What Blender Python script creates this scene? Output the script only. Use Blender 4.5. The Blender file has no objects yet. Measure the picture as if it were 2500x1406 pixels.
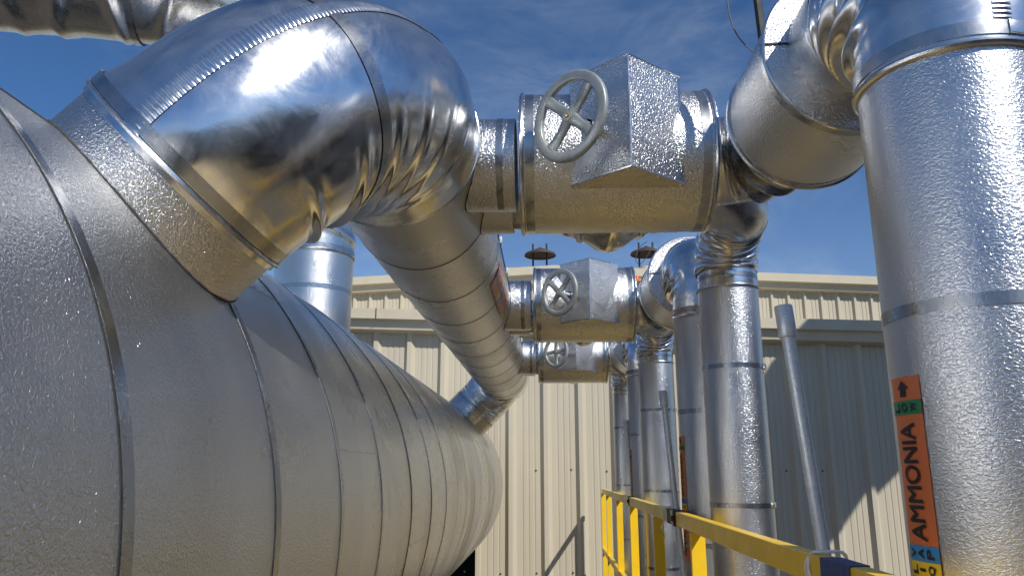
import bpy, bmesh, math, random
from mathutils import Vector, Matrix, noise
R = math.radians
random.seed(7)
V = Vector
scene = bpy.context.scene
ZO = 2.8            # eye height above the ground; the scene is modelled round the eye and lifted at the end

# ------------------------------------------------------------------ camera
CAM_YAW, CAM_PITCH = R(2.667), R(13.375)
cd = bpy.data.cameras.new('camera'); cam = bpy.data.objects.new('camera', cd)
scene.collection.objects.link(cam); scene.camera = cam
cd.sensor_width = 36.0; cd.lens = 36.0 * 1880 / 2500
cd.clip_start = 0.05; cd.clip_end = 3000
cam.location = (0, 0, ZO)
cam.rotation_euler = (R(90) + CAM_PITCH, 0, CAM_YAW)

# ------------------------------------------------------------------ sun and sky
SUN_AZ, SUN_EL = R(38), R(42)       # azimuth measured from straight behind the camera towards the right
sdir = V((math.sin(SUN_AZ) * math.cos(SUN_EL), -math.cos(SUN_AZ) * math.cos(SUN_EL), math.sin(SUN_EL)))
ld = bpy.data.lights.new('sun', 'SUN'); ld.energy = 4.7; ld.angle = R(0.55); ld.color = (1.0, 0.955, 0.88)
sun = bpy.data.objects.new('sun', ld); scene.collection.objects.link(sun)
sun.location = sdir * 60
sun.rotation_euler = (-sdir).to_track_quat('-Z', 'Y').to_euler()

w = bpy.data.worlds.new('World'); scene.world = w; w.use_nodes = True
nt = w.node_tree; nt.nodes.clear()
N = nt.nodes.new; L = nt.links.new
out = N('ShaderNodeOutputWorld'); bg = N('ShaderNodeBackground'); bg.inputs[1].default_value = 0.105
sky = N('ShaderNodeTexSky'); sky.sky_type = 'NISHITA'; sky.sun_disc = False
sky.sun_elevation = SUN_EL; sky.sun_rotation = math.atan2(sdir.x, sdir.y)
sky.altitude = 1200; sky.air_density = 1.0; sky.dust_density = 0.4; sky.ozone_density = 4.0
tc = N('ShaderNodeTexCoord')
SKYOFF = (1.3, .4, 0)
def wnoise(scale, sc3, detail, dist):
    mp = N('ShaderNodeMapping'); mp.inputs['Scale'].default_value = sc3; mp.inputs['Rotation'].default_value = (0, R(20), R(25)); mp.inputs['Location'].default_value = SKYOFF
    L(tc.outputs['Generated'], mp.inputs[0])
    n = N('ShaderNodeTexNoise'); n.inputs['Scale'].default_value = scale; n.inputs['Detail'].default_value = detail
    n.inputs['Roughness'].default_value = 0.62; n.inputs['Distortion'].default_value = dist
    L(mp.outputs[0], n.inputs['Vector']); return n.outputs[0]
def wmap(o, a, b, c, d):
    m = N('ShaderNodeMapRange'); m.inputs[1].default_value = a; m.inputs[2].default_value = b
    m.inputs[3].default_value = c; m.inputs[4].default_value = d; L(o, m.inputs[0]); return m.outputs[0]
c1 = wmap(wnoise(1.7, (1, 1, 2.6), 8, 0.5), 0.42, 0.76, 0, 0.52)
c2 = wmap(wnoise(5.0, (1, 1.6, 3.0), 8, 0.6), 0.40, 0.70, 0.12, 1.0)
mm = N('ShaderNodeMath'); mm.operation = 'MULTIPLY'; L(c1, mm.inputs[0]); L(c2, mm.inputs[1])
mix = N('ShaderNodeMix'); mix.data_type = 'RGBA'
mix.inputs[7].default_value = (5.4, 6.2, 7.2, 1)
tn = N('ShaderNodeMix'); tn.data_type = 'RGBA'; tn.blend_type = 'MULTIPLY'; tn.inputs[0].default_value = 1
tn.inputs[7].default_value = (0.55, 0.80, 1.0, 1); L(sky.outputs[0], tn.inputs[6])
sz = N('ShaderNodeSeparateXYZ'); L(tc.outputs['Generated'], sz.inputs[0])
hz = wmap(sz.outputs[2], 0.0, 0.38, 0.32, 0.0)
ad = N('ShaderNodeMath'); ad.operation = 'ADD'; ad.use_clamp = True; L(mm.outputs[0], ad.inputs[0]); L(hz, ad.inputs[1])
L(ad.outputs[0], mix.inputs[0]); L(tn.outputs[2], mix.inputs[6]); L(mix.outputs[2], bg.inputs[0]); L(bg.outputs[0], out.inputs[0])

scene.view_settings.view_transform = 'Standard'; scene.view_settings.look = 'None'
scene.view_settings.exposure = 0.0; scene.view_settings.gamma = 1.0
scene.cycles.max_bounces = 10; scene.cycles.glossy_bounces = 6
scene.cycles.sample_clamp_indirect = 6

# ------------------------------------------------------------------ materials
class Mat:
    def __init__(s, name, color, rough=0.5, metal=0.0):
        s.m = bpy.data.materials.new(name); s.m.use_nodes = True
        s.t = s.m.node_tree; s.b = s.t.nodes['Principled BSDF']
        s.b.inputs['Base Color'].default_value = (*color, 1); s.color = color
        s.b.inputs['Roughness'].default_value = rough; s.b.inputs['Metallic'].default_value = metal
        s.tc = s.t.nodes.new('ShaderNodeTexCoord'); s.bump = None; s.rough = rough
    def N(s, k): return s.t.nodes.new(k)
    def L(s, a, b): s.t.links.new(a, b)
    def noise(s, scale, detail=2, sc3=(1, 1, 1), dist=0.0, rough=0.5):
        mp = s.N('ShaderNodeMapping'); mp.inputs['Scale'].default_value = sc3; s.L(s.tc.outputs['Object'], mp.inputs[0])
        n = s.N('ShaderNodeTexNoise'); n.inputs['Scale'].default_value = scale; n.inputs['Detail'].default_value = detail
        n.inputs['Distortion'].default_value = dist; n.inputs['Roughness'].default_value = rough
        s.L(mp.outputs[0], n.inputs['Vector']); return n.outputs[0]
    def remap(s, o, a, b, c, d):
        m = s.N('ShaderNodeMapRange'); s.L(o, m.inputs[0])
        for i, v in enumerate((a, b, c, d)): m.inputs[i + 1].default_value = v
        return m.outputs[0]
    def math(s, op, a, b):
        m = s.N('ShaderNodeMath'); m.operation = op
        for i, v in enumerate((a, b)):
            if isinstance(v, (int, float)): m.inputs[i].default_value = v
            else: s.L(v, m.inputs[i])
        return m.outputs[0]
    def set_rough(s, o): s.L(o, s.b.inputs['Roughness'])
    def tint(s, fac, col2):
        mx = s.N('ShaderNodeMix'); mx.data_type = 'RGBA'; s.L(fac, mx.inputs[0])
        src = s.b.inputs['Base Color']
        if src.is_linked: s.L(src.links[0].from_socket, mx.inputs[6])
        else: mx.inputs[6].default_value = (*s.color, 1)
        mx.inputs[7].default_value = (*col2, 1); s.L(mx.outputs[2], src)
    def add_bump(s, h, strength, distance):
        b = s.N('ShaderNodeBump'); b.inputs['Strength'].default_value = strength; b.inputs['Distance'].default_value = distance
        s.L(h, b.inputs['Height'])
        if s.bump: s.L(s.bump.outputs[0], b.inputs['Normal'])
        s.L(b.outputs[0], s.b.inputs['Normal']); s.bump = b

def embossed(name, scale=95, depth=0.0022, rough=0.25, color=(0.74, 0.745, 0.75), sheets=None, dirt=0.35, sc3=(1, 1, 1), wave=0.004):
    m = Mat(name, color, rough, 1.0)
    big = m.noise(1.3, 3)
    m.add_bump(big, 0.5, wave)
    m.b.inputs['Specular IOR Level'].default_value = 0.5
    h = m.noise(scale, 1.5, sc3, 0.9)
    m.add_bump(m.remap(h, 0.32, 0.68, 0, 1), 1.0, depth)
    r = m.remap(m.noise(2.2, 5), 0.3, 0.7, rough - 0.05, rough + 0.09)
    if sheets:
        sp = m.N('ShaderNodeSeparateXYZ'); m.L(m.tc.outputs['Object'], sp.inputs[0])
        k = m.math('FLOOR', m.math('DIVIDE', m.math('SUBTRACT', sp.outputs[1], sheets[0]), sheets[1]), 0)
        wn = m.N('ShaderNodeTexWhiteNoise'); wn.noise_dimensions = '1D'; m.L(k, wn.inputs['W'])
        r = m.math('ADD', r, m.remap(wn.outputs[0], 0, 1, -0.06, 0.07)); m.tint(m.remap(wn.outputs[0], 0.3, 1, 0, 0.35), (0.40, 0.40, 0.39))
    m.set_rough(r)
    m.tint(m.remap(m.noise(1.1, 8, (1, 1, 0.5), 0.6, 0.7), 0.5, 0.8, 0, dirt), (0.42, 0.40, 0.36))
    return m.m
def smooth_steel(name, rough=0.13, color=(0.76, 0.765, 0.77), wave=0.02, wscale=3.0):
    m = Mat(name, color, rough, 1.0)
    m.add_bump(m.noise(wscale, 2, (1, 1, 1), 0.4), 0.5, wave)
    m.add_bump(m.noise(14, 3, (1, 1, 1), 0.4), 0.25, 0.003)
    m.add_bump(m.noise(300, 2, (1, 1, .2)), 0.08, 0.0006)
    m.set_rough(m.remap(m.noise(4, 6, (1, 1, 1), 1.5, 0.7), 0.3, 0.75, rough - 0.03, rough + 0.16))
    m.tint(m.remap(m.noise(26, 9, (1, 1, 1), 1.0, 0.75), 0.6, 0.72, 0, 0.35), (0.5, 0.5, 0.5))
    return m.m
def painted(name, color, rough=0.5, col2=None, amt=0.4, bump=0.0, scale=6, metal=0.0):
    m = Mat(name, color, rough, metal)
    if col2: m.tint(m.remap(m.noise(scale, 8, (1, 1, 1), 0.5, 0.65), 0.45, 0.8, 0, amt), col2)
    if bump: m.add_bump(m.noise(scale * 12, 4), 0.4, bump)
    m.set_rough(m.remap(m.noise(scale * 2, 4), 0.3, 0.7, rough - 0.08, rough + 0.08))
    return m.m
M = {}
M['tank'] = embossed('embossed_tank_sheet', 100, 0.0018, 0.30, (0.66, 0.665, 0.67), sheets=(1.80, 0.93), dirt=0.45)
M['header'] = embossed('dull_header_sheet', 110, 0.0014, 0.28, (0.50, 0.49, 0.47), sheets=(0.2, 0.92), dirt=0.5, wave=.0008)
M['stucco'] = embossed('stucco_aluminium', 100, 0.0016, 0.27, (0.66, 0.66, 0.66), dirt=0.25)
M['stucco_fine'] = embossed('stucco_aluminium_pipe', 100, 0.0007, 0.29, (0.66, 0.665, 0.67), dirt=0.2, sc3=(1, 1, 1.5))
M['smooth'] = smooth_steel('polished_jacket', 0.165, (0.78, 0.78, 0.78))
M['satin'] = smooth_steel('satin_jacket', 0.23, (0.60, 0.60, 0.60), 0.01)
M['band'] = smooth_steel('strapping_band', 0.22, (0.45, 0.46, 0.47), 0.004, 8)
M['bead'] = smooth_steel('rolled_bead', 0.18, (0.72, 0.72, 0.72), 0.003, 8)
M['cast'] = painted('cast_grey_paint', (0.34, 0.37, 0.37), 0.40, (0.16, 0.165, 0.16), 0.8, 0.0012, 14, 0.3)
M['galv'] = painted('galvanized_steel', (0.68, 0.72, 0.74), 0.33, (0.40, 0.46, 0.50), 0.9, 0.0006, 22, 0.3)
M['yellow'] = painted('yellow_enamel', (0.84, 0.53, 0.012), 0.36, (0.55, 0.38, 0.07), 0.5, 0.0006, 7)
M['faded'] = painted('faded_yellow', (0.74, 0.54, 0.09), 0.42, (0.74, 0.63, 0.36), 0.95, 0.0006, 3)
wm = Mat('tan_wall_panel', (0.50, 0.45, 0.345), 0.5)
wm.tint(wm.remap(wm.noise(1.2, 7, (4, 4, 0.22), 0.3, 0.7), 0.45, 0.8, 0, 0.45), (0.36, 0.31, 0.22))
wm.tint(wm.remap(wm.noise(0.5, 3), 0.4, 0.7, 0, 0.5), (0.46, 0.42, 0.33)); wm.add_bump(wm.noise(1.6, 2, (1, 1, .4)), 0.4, 0.02)
M['wall'] = wm.m
M['trim'] = painted('tan_trim', (0.53, 0.475, 0.36), 0.5, (0.36, 0.30, 0.22), 0.4, 0.001, 1.5)
M['dark'] = painted('dark_opening', (0.012, 0.016, 0.025), 0.6)
M['black'] = painted('black_rubber', (0.018, 0.018, 0.02), 0.5)
M['rust'] = painted('rusty_cap', (0.06, 0.038, 0.028), 0.75, (0.03, 0.022, 0.02), 0.7, 0.002, 3)
M['soot'] = painted('sooty_steel', (0.03, 0.03, 0.032), 0.7)
gm = Mat('patchy_gravel', (0.07, 0.063, 0.053), 0.9)
gm.tint(gm.remap(gm.noise(0.45, 5, (1, 1, 1), 0.8), 0.52, 0.62, 0, 1), (0.17, 0.125, 0.075))
gm.tint(gm.remap(gm.noise(6, 6), 0.4, 0.7, 0, .4), (0.08, 0.07, 0.055)); gm.add_bump(gm.noise(20, 4), 0.5, 0.02)
M['ground'] = gm.m
M['deck'] = painted('ochre_deck', (0.58, 0.42, 0.18), 0.6, (0.27, 0.20, 0.11), 0.7, 0.002, 1.2)
M['orange'] = painted('orange_label', (0.66, 0.16, 0.045), 0.45, (0.52, 0.20, 0.10), 0.6)
M['worn_orange'] = painted('worn_orange_label', (0.52, 0.20, 0.12), 0.4, (0.42, 0.38, 0.36), 0.95, 0, 14)
M['green'] = painted('green_label', (0.02, 0.22, 0.09), 0.4)
M['blue'] = painted('blue_label', (0.03, 0.25, 0.62), 0.4)
M['ylab'] = painted('yellow_label', (0.75, 0.55, 0.02), 0.4)
M['ink'] = painted('black_ink', (0.02, 0.016, 0.02), 0.5)
M['tape'] = painted('blue_tape', (0.035, 0.06, 0.19), 0.6, (0.02, 0.035, 0.1), 0.6, 0.002, 20)
M['white'] = painted('white_strap', (0.80, 0.80, 0.78), 0.5, (0.55, 0.38, 0.34), 0.6, 0.001, 20)
M['brass'] = Mat('brass', (0.70, 0.50, 0.18), 0.3, 1.0).m
M['amber'] = painted('amber_lens', (0.85, 0.32, 0.01), 0.3); M['red'] = painted('red_lens', (0.7, 0.03, 0.01), 0.3)
M['cable'] = painted('grey_cable', (0.06, 0.06, 0.065), 0.5)
M['pale_metal'] = painted('pale_cladding', (0.55, 0.51, 0.46), 0.6, (0.38, 0.35, 0.31), 0.5, 0, 0.6)
M['far_metal'] = painted('grey_cladding', (0.34, 0.31, 0.28), 0.6, (0.20, 0.18, 0.16), 0.5, 0, 0.6)

# ------------------------------------------------------------------ mesh helpers
C = scene.collection
class MB:
    def __init__(s): s.v = []; s.f = []
    def quadgrid(s, rows, close=True, flip=False):
        b = len(s.v); n = len(rows[0])
        for r in rows: s.v += r
        for i in range(len(rows) - 1):
            for j in range(n if close else n - 1):
                k = (j + 1) % n
                q = (b + i * n + j, b + i * n + k, b + (i + 1) * n + k, b + (i + 1) * n + j)
                s.f.append(q[::-1] if flip else q)
        return s
    def fan(s, ring, flip=False):
        b = len(s.v); s.v += ring; q = tuple(range(b, b + len(ring))); s.f.append(q[::-1] if flip else q); return s
    def box(s, c, size, rot=None):
        b = len(s.v); c = V(c); hx, hy, hz = [a / 2 for a in size]
        for x, y, z in ((-1, -1, -1), (1, -1, -1), (1, 1, -1), (-1, 1, -1), (-1, -1, 1), (1, -1, 1), (1, 1, 1), (-1, 1, 1)):
            p = V((x * hx, y * hy, z * hz)); s.v.append(c + (rot @ p if rot else p))
        s.f += [tuple(b + i for i in q) for q in ((3, 2, 1, 0), (4, 5, 6, 7), (0, 1, 5, 4), (1, 2, 6, 5), (2, 3, 7, 6), (3, 0, 4, 7))]
        return s
    def lathe(s, prof, o, d, n=48, cap=True, ref=None):
        o = V(o); d = V(d).normalized(); a = (ref or (V((0, 0, 1)) if abs(d.z) < .9 else V((0, 1, 0)))); a = (a - d * a.dot(d)).normalized(); c = d.cross(a)
        rows = [[o + d * t + (a * math.cos(u) + c * math.sin(u)) * max(r, 1e-4) for u in (2 * math.pi * j / n for j in range(n))] for t, r in prof]
        s.quadgrid(rows)
        return s
    def ring(s, o, d, r, rt, n=64, m=8):
        prof = [(rt * math.sin(u), r + rt * math.cos(u)) for u in (2 * math.pi * j / m for j in range(m + 1))]
        return s.lathe(prof, o, d, n)
    def tube(s, pts, r, n=12, cap=True):
        pts = [V(p) for p in pts]; up = None; rows = []
        for i, p in enumerate(pts):
            t = (pts[min(i + 1, len(pts) - 1)] - pts[max(i - 1, 0)]).normalized()
            if up is None: up = (V((0, 0, 1)) if abs(t.z) < .9 else V((1, 0, 0)))
            up = (up - t * up.dot(t)).normalized(); c = t.cross(up)
            rr = r(i / (len(pts) - 1)) if callable(r) else r
            rows.append([p + (up * math.cos(u) + c * math.sin(u)) * rr for u in (2 * math.pi * j / n for j in range(n))])
        s.quadgrid(rows)
        if cap: s.fan(rows[0], True); s.fan(rows[-1])
        return s
    def prism(s, poly, axis_fn, t0, t1):
        a = [axis_fn(p, t0) for p in poly]; b = [axis_fn(p, t1) for p in poly]
        s.quadgrid([a, b]); s.fan(a, True); s.fan(b); return s
    def build(s, name, mat, parent=None, smooth=30, bevel=0):
        o0 = parent.matrix_parent_world if False else (WORLD.get(parent.name, V()) if parent else V())
        me = bpy.data.meshes.new(name); me.from_pydata([v - o0 for v in s.v], [], s.f)
        bm = bmesh.new(); bm.from_mesh(me); bmesh.ops.remove_doubles(bm, verts=bm.verts, dist=1e-5)
        bmesh.ops.recalc_face_normals(bm, faces=bm.faces)
        if bevel:
            es = [e for e in bm.edges if e.is_manifold and e.calc_face_angle(0) > R(40)]
            bmesh.ops.bevel(bm, geom=es, offset=bevel, segments=2, affect='EDGES', profile=.6)
        bm.to_mesh(me); bm.free()
        if smooth:
            me.polygons.foreach_set('use_smooth', [True] * len(me.polygons)); me.set_sharp_from_angle(angle=R(smooth))
        me.materials.append(M[mat] if isinstance(mat, str) else mat)
        o = bpy.data.objects.new(name, me); C.objects.link(o)
        if parent: o.parent = parent; WORLD[o.name] = o0
        return o
WORLD = {}
def thing(name, label, cat, loc=(0, 0, 0), group=None):
    o = bpy.data.objects.new(name, None); C.objects.link(o); o.empty_display_size = .2
    o.location = loc; o['label'] = label; o['category'] = cat; WORLD[o.name] = V(loc)
    if group: o['group'] = group
    return o
def tag(o, label, cat, group=None):
    o['label'] = label; o['category'] = cat
    if group: o['group'] = group
    return o
def copy_tree(o, parent=None):
    c = o.copy(); C.objects.link(c); c.parent = parent
    for ch in list(o.children): copy_tree(ch, c)
    return c
def dup(root, shift, label):
    c = copy_tree(root); c.location = V(root.location) + V(shift); c['label'] = label; return c

def smoothstep(a, b, x):
    t = min(1, max(0, (x - a) / (b - a))); return t * t * (3 - 2 * t)
def bend(p0, din, dout, Rb, r, ns=60, nt=96, pleats=0, amp=0.03, power=1.4, dent=0.006, dfreq=2.5, seed=0, width=.3, s0=0.0, s1=1.0, offset=0, twist=0.0, plist=None):
    """90 degree elbow: starts at p0 heading din, leaves heading dout; pleats are crimped into the inside of the bend"""
    p0 = V(p0); din = V(din).normalized(); dout = V(dout).normalized(); cen = p0 + dout * Rb; rows = []
    if plist: pleats = len(plist)
    rnd = random.Random(seed); ph = [(rnd.uniform(-.25, .25), rnd.uniform(.6, 1.15), rnd.uniform(-.4, .4)) for _ in range(pleats)]
    if plist: pleats = len(plist)
    B = din.cross(dout)
    for i in range(ns + 1):
        s = s0 + (s1 - s0) * i / ns; a = s * math.pi / 2
        P = cen - dout * Rb * math.cos(a) + din * Rb * math.sin(a)
        Nn = (cen - P).normalized(); row = []
        for j in range(nt):
            th = 2 * math.pi * j / nt
            q = Nn * math.cos(th) + B * math.sin(th)
            rr = r + offset
            pos = P + q * r
            rr += dent * noise.noise(pos * dfreq + V((seed * 3.1, 0, 0))) * smoothstep(0, .08, s) * smoothstep(1, .92, s)
            wi = max(0, math.cos(th)) ** power
            for k, (dp, ap, tw) in enumerate(ph):
                c = (k + .5 + dp * .5) / pleats + tw * .12 * math.sin(th) + twist * math.sin(th) ** 2
                d = (s - c) * pleats / width
                if plist:
                    pc, pa, pwid, lean, th0 = plist[k]
                    d = (s - pc - lean * math.sin(th)) / pwid; dth = (th - th0 + math.pi) % (2 * math.pi) - math.pi
                    wi = max(0, math.cos(dth)) ** power; ap = pa
                rr += amp * ap * wi * (math.exp(-d * d * 2.2) - .35 * math.exp(-(abs(d) - 1.25) ** 2 * 3))
            row.append(P + q * rr)
        rows.append(row)
    return rows
def strap(o, d, r, parent, w=.03, mat='band', name='strap', n=96):
    t = .0025
    mb = MB().lathe([(-w / 2, r - .001), (-w / 2, r + t), (w / 2, r + t), (w / 2, r - .001)], o, d, n)
    return mb.build(name, mat, parent)
def beadring(o, d, r, parent, rt=.008, name='bead', mat='bead', n=96):
    return MB().ring(o, d, r, rt, n).build(name, mat, parent)
def jacket_profile(t0, t1, r, seams, gap=.004, deep=.007, lift=.003, sub=1.0):
    prof = [(t0, r)]; pos = t0
    for s_ in seams:
        if not (t0 < s_ < t1): continue
        prof += [(s_ - gap, r), (s_ - gap + .0002, r - deep), (s_, r - deep), (s_ + .0002, r + lift), (s_ + .06, r + lift * .3)]
    prof.append((t1, r)); return prof
X, Y, Z = V((1, 0, 0)), V((0, 1, 0)), V((0, 0, 1))

def text_mesh(body, size, extrude=0.0):
    cu = bpy.data.curves.new('txt', 'FONT'); cu.body = body; cu.size = size; cu.align_x = 'CENTER'; cu.align_y = 'CENTER'; cu.extrude = extrude; cu.offset = 0
    o = bpy.data.objects.new('txt', cu); C.objects.link(o); dg = bpy.context.evaluated_depsgraph_get(); dg.update()
    me = bpy.data.meshes.new_from_object(o.evaluated_get(dg)); vs = [v.co.copy() for v in me.vertices]; fs = [tuple(p.vertices) for p in me.polygons]
    bpy.data.objects.remove(o); return vs, fs
def wrapped(vs, fs, fn, name, mat, parent, cut=.012):
    """bend a flat x,y sheet through fn(x, y, z) after cutting it into narrow strips"""
    bm = bmesh.new(); bv = [bm.verts.new(v) for v in vs]
    for f in fs:
        try: bm.faces.new([bv[i] for i in f])
        except ValueError: pass
    ys = [v.y for v in vs]; y = min(ys) + cut
    while y < max(ys):
        bmesh.ops.bisect_plane(bm, geom=bm.verts[:] + bm.edges[:] + bm.faces[:], plane_co=(0, y, 0), plane_no=(0, 1, 0)); y += cut
    bm.verts.index_update()
    mb = MB(); mb.v = [fn(v.co) for v in bm.verts]; mb.f = [tuple(v.index for v in f.verts) for f in bm.faces]; bm.free()
    return mb.build(name, mat, parent, smooth=0)
def rect(w_, h_, cx=0, cy=0):
    return [V((cx - w_ / 2, cy - h_ / 2, 0)), V((cx + w_ / 2, cy - h_ / 2, 0)), V((cx + w_ / 2, cy + h_ / 2, 0)), V((cx - w_ / 2, cy + h_ / 2, 0))], [(0, 1, 2, 3)]

# ------------------------------------------------------------------ setting
g = MB(); g.fan([V((-900, -900, -ZO)), V((900, -900, -ZO)), V((900, 900, -ZO)), V((-900, 900, -ZO))]); o = g.build('ground', 'ground', smooth=0); o['kind'] = 'structure'
o = MB().box((.36, 4.0, -1.73), (.92, 16, .06)).build('added_deck', 'deck', smooth=0); o['kind'] = 'structure'  # unseen deck, added to give the jackets' undersides a golden reflection

WY = 17.3; UY = 18.7
def wall_profile(x0, x1, pitch, off, dep, wtop, wbase, flutes):
    pts = []; k0 = math.floor((x0 - off) / pitch)
    k = k0
    while off + k * pitch < x1:
        c = off + k * pitch
        for dx, dy in ((-wbase / 2, 0), (-wtop / 2, dep), (wtop / 2, dep), (wbase / 2, 0)):
            pts.append((c + dx, dy))
        for i in range(1, flutes + 1):
            fx = c + wbase / 2 + (pitch - wbase) * i / (flutes + 1)
            pts += [(fx - .022, 0), (fx - .014, .010), (fx + .014, .010), (fx + .022, 0)]
        k += 1
    return [(max(x0, min(x1, a)), b) for a, b in pts if x0 - .01 <= a <= x1 + .01]
bld = thing('clad_building', 'tan ribbed metal building with a stepped upper wall behind the pipes', 'building', (0, WY, -ZO))
def ltop(x): return (.174 - .034 * x / WY) * WY
def utop(x): return (.2635 - .049 * abs(x / UY - .01)) * UY - .30
prof = wall_profile(-16, 18, .77, -.048 * WY, -.10, .09, .25, 3)
DOORX = -.0915 * WY; DOORZ = -.9
mb = MB(); mb.quadgrid([[V((x, WY + d, -ZO)) for x, d in prof if x > DOORX], [V((x, WY + d, ltop(x))) for x, d in prof if x > DOORX]], close=False)
mb.quadgrid([[V((x, WY + d, DOORZ)) for x, d in prof if x <= DOORX], [V((x, WY + d, ltop(x))) for x, d in prof if x <= DOORX]], close=False)
wl = mb.build('wall', 'wall', bld, smooth=0)
prof = wall_profile(-16, 20, .397, .315 * UY, -.06, .045, .12, 2)
MB().quadgrid([[V((x, UY + d, 2.5)) for x, d in prof], [V((x, UY + d, utop(x) + .05)) for x, d in prof]], close=False).build('upper_wall', 'wall', bld, smooth=0)
# lower fascia / gutter
def extr(poly, x0, x1, topf, y0, n=2, name='fascia', mat='trim', z_off=0):
    mb = MB(); xs = [x0 + (x1 - x0) * i / n for i in range(n + 1)]
    rows = [[V((x, y0 + a, topf(x) + b + z_off)) for a, b in poly] for x in xs]
    mb.quadgrid(rows); mb.fan(rows[0], True); mb.fan(rows[-1]); return mb.build(name, mat, bld, smooth=0)
extr([(.3, .50), (-.46, .43), (-.46, .20), (-.34, .17), (-.30, -.02), (-.02, -.07), (.02, .3)], -16, 18, ltop, WY, name='gutter')
extr([(-.02, .04), (-.09, .04), (-.09, -.05), (-.02, -.05)], -16, 18, ltop, WY, name='wall_trim')
pk = .01 * UY
for a, b in ((-16, pk), (pk, 20)):
    extr([(.4, .36), (-.30, .32), (-.30, .12), (-.20, .10), (-.17, -.04), (-.02, -.06), (.3, -.06)], a, b, utop, UY, name='roof_fascia')
    extr([(40, .38), (.38, .38), (.38, .34), (40, .34)], a, b, utop, UY, name='upper_roof')
MB().fan([V((-16, WY - .2, ltop(-16) + .44)), V((18, WY - .2, ltop(18) + .44)), V((18, UY + .02, ltop(18) + .49)), V((-16, UY + .02, ltop(-16) + .49))]).build('lower_roof', 'trim', bld, smooth=0)
for x in (-3.85, -2.2, 2.0, 9.5):
    MB().box((x, WY - .465, ltop(x) + .31), (.02, .012, .25)).build('gutter_joint', 'rust', bld, smooth=0)
# dark doorway
MB().quadgrid([[V((DOORX, WY, -ZO)), V((DOORX, WY, DOORZ)), V((-6, WY, DOORZ)), V((-6, WY, -ZO))], [V((DOORX, WY + 1.5, -ZO)), V((DOORX, WY + 1.5, DOORZ)), V((-6, WY + 1.5, DOORZ)), V((-6, WY + 1.5, -ZO))]]).fan([V((DOORX, WY + 1.5, -ZO)), V((DOORX, WY + 1.5, DOORZ)), V((-6, WY + 1.5, DOORZ)), V((-6, WY + 1.5, -ZO))]).build('doorway', 'dark', bld, smooth=0)
MB().box((DOORX + .045, WY - .075, (-ZO + DOORZ) / 2), (.09, .04, DOORZ + ZO)).build('door_trim', 'trim', bld, smooth=0)
for z in (.02, -2.1):
    for k in range(-2, 9):
        MB().lathe([(0, .022), (-.014, .016), (-.016, 0)], (-.048 * WY + k * .77 + .55, WY, z + .02 * math.sin(k * 2.3)), Y, 6).build('screw', 'soot', bld, smooth=0)

def roof_vent(x, yy, label):
    t = thing('roof_vent', label, 'roof vent', (x, yy, 4.9), 'mushroom vents on the far roof')
    z = .2835 * yy
    MB().lathe([(.22, .001), (.19, .04), (.02, .40), (-.03, .42), (-.03, .39), (.0, .38), (.15, .02)], (x, yy, z), Z, 32).build('cap', 'rust', t)
    for dx in (-.19, .17):
        MB().tube([(x + dx, yy, z - .75), (x + dx, yy, z + .30)], .025, 8).build('leg', 'soot', t)
    MB().lathe([(-.9, .22), (-.38, .22), (-.38, .19), (-.9, .19)], (x, yy, z), Z, 24).build('collar', 'trim', t)
    return t
roof_vent(-.0085 * 19.6, 19.6, 'rusty conical roof vent standing clear against the sky between the pipes')
roof_vent(.1335 * 19.6, 19.6, 'rusty conical roof vent half hidden behind the round end drum')
t = thing('beacon_lamp', 'small orange and red warning beacon under the roof edge', 'beacon', (.119 * 16.9, 16.9, .2405 * 16.9 + .02))
MB().lathe([(-.10, .10), (.02, .13), (.02, .08)], (.119 * 16.9, 16.9, .2465 * 16.9), Z, 16).build('base', 'amber', t)
MB().lathe([(.02, .09), (.07, .08), (.09, .03), (.09, 0)], (.119 * 16.9, 16.9, .2465 * 16.9), Z, 16).build('lens', 'red', t)
MB().tube([(.119 * 16.9, 16.9, 3.2), (.119 * 16.9, 16.9, .2465 * 16.9 - .1)], .02, 8).build('stem', 'soot', t)

# ------------------------------------------------------------------ tank
TX, TZ, TR, TE = -2.68, -.26, 1.73, 16.35
tank = thing('insulated_tank', 'huge horizontal tank in embossed metal sheet filling the left side', 'tank', (TX, 6, -ZO))
seams = [-.05, .87, 1.748, 2.747, 3.618, 4.509] + [4.55 + .93 * k for k in range(1, 13)]
prof = [(-3, 0.01), (-3, TR)] + jacket_profile(-2.99, TE, TR, [])[1:] + [(TE + .12, TR - .03), (TE + .45, TR - .35), (TE + .62, TR - .9), (TE + .68, .01)]
MB().lathe(prof, (TX, 0, TZ), Y, 200).build('jacket', 'tank', tank)
for y_ in seams[:-1]: MB().lathe([(-.0025, TR - .003), (-.0025, TR + .0012), (.0025, TR + .0012), (.0025, TR - .003)], (TX, y_, TZ), Y, 160).build('sheet_seam', 'soot', tank, smooth=0)
for y_, w_ in ((1.778, .05), (2.778, .052), (3.645, .048), (4.536, .045), (5.508, .04), (6.436, .04), (7.366, .035)):
    strap((TX, y_, TZ), Y, TR + .002, tank, w_, n=200)
for y_ in (1.2, 7.5, 13.5):
    MB().box((TX, y_, -1.9), (1.5, .3, 1.9)).build('saddle', 'far_metal', tank, smooth=0)
an = R(47)
bp = V((TX, 1.765, TZ)) + V((math.cos(an), 0, math.sin(an))) * (TR + .014)
rm = Matrix.Rotation(-(an - math.pi / 2) , 3, 'Y')
MB().box(bp + Y * .0, (.085, .042, .018), rm).build('buckle', 'black', tank, bevel=.003)

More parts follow.
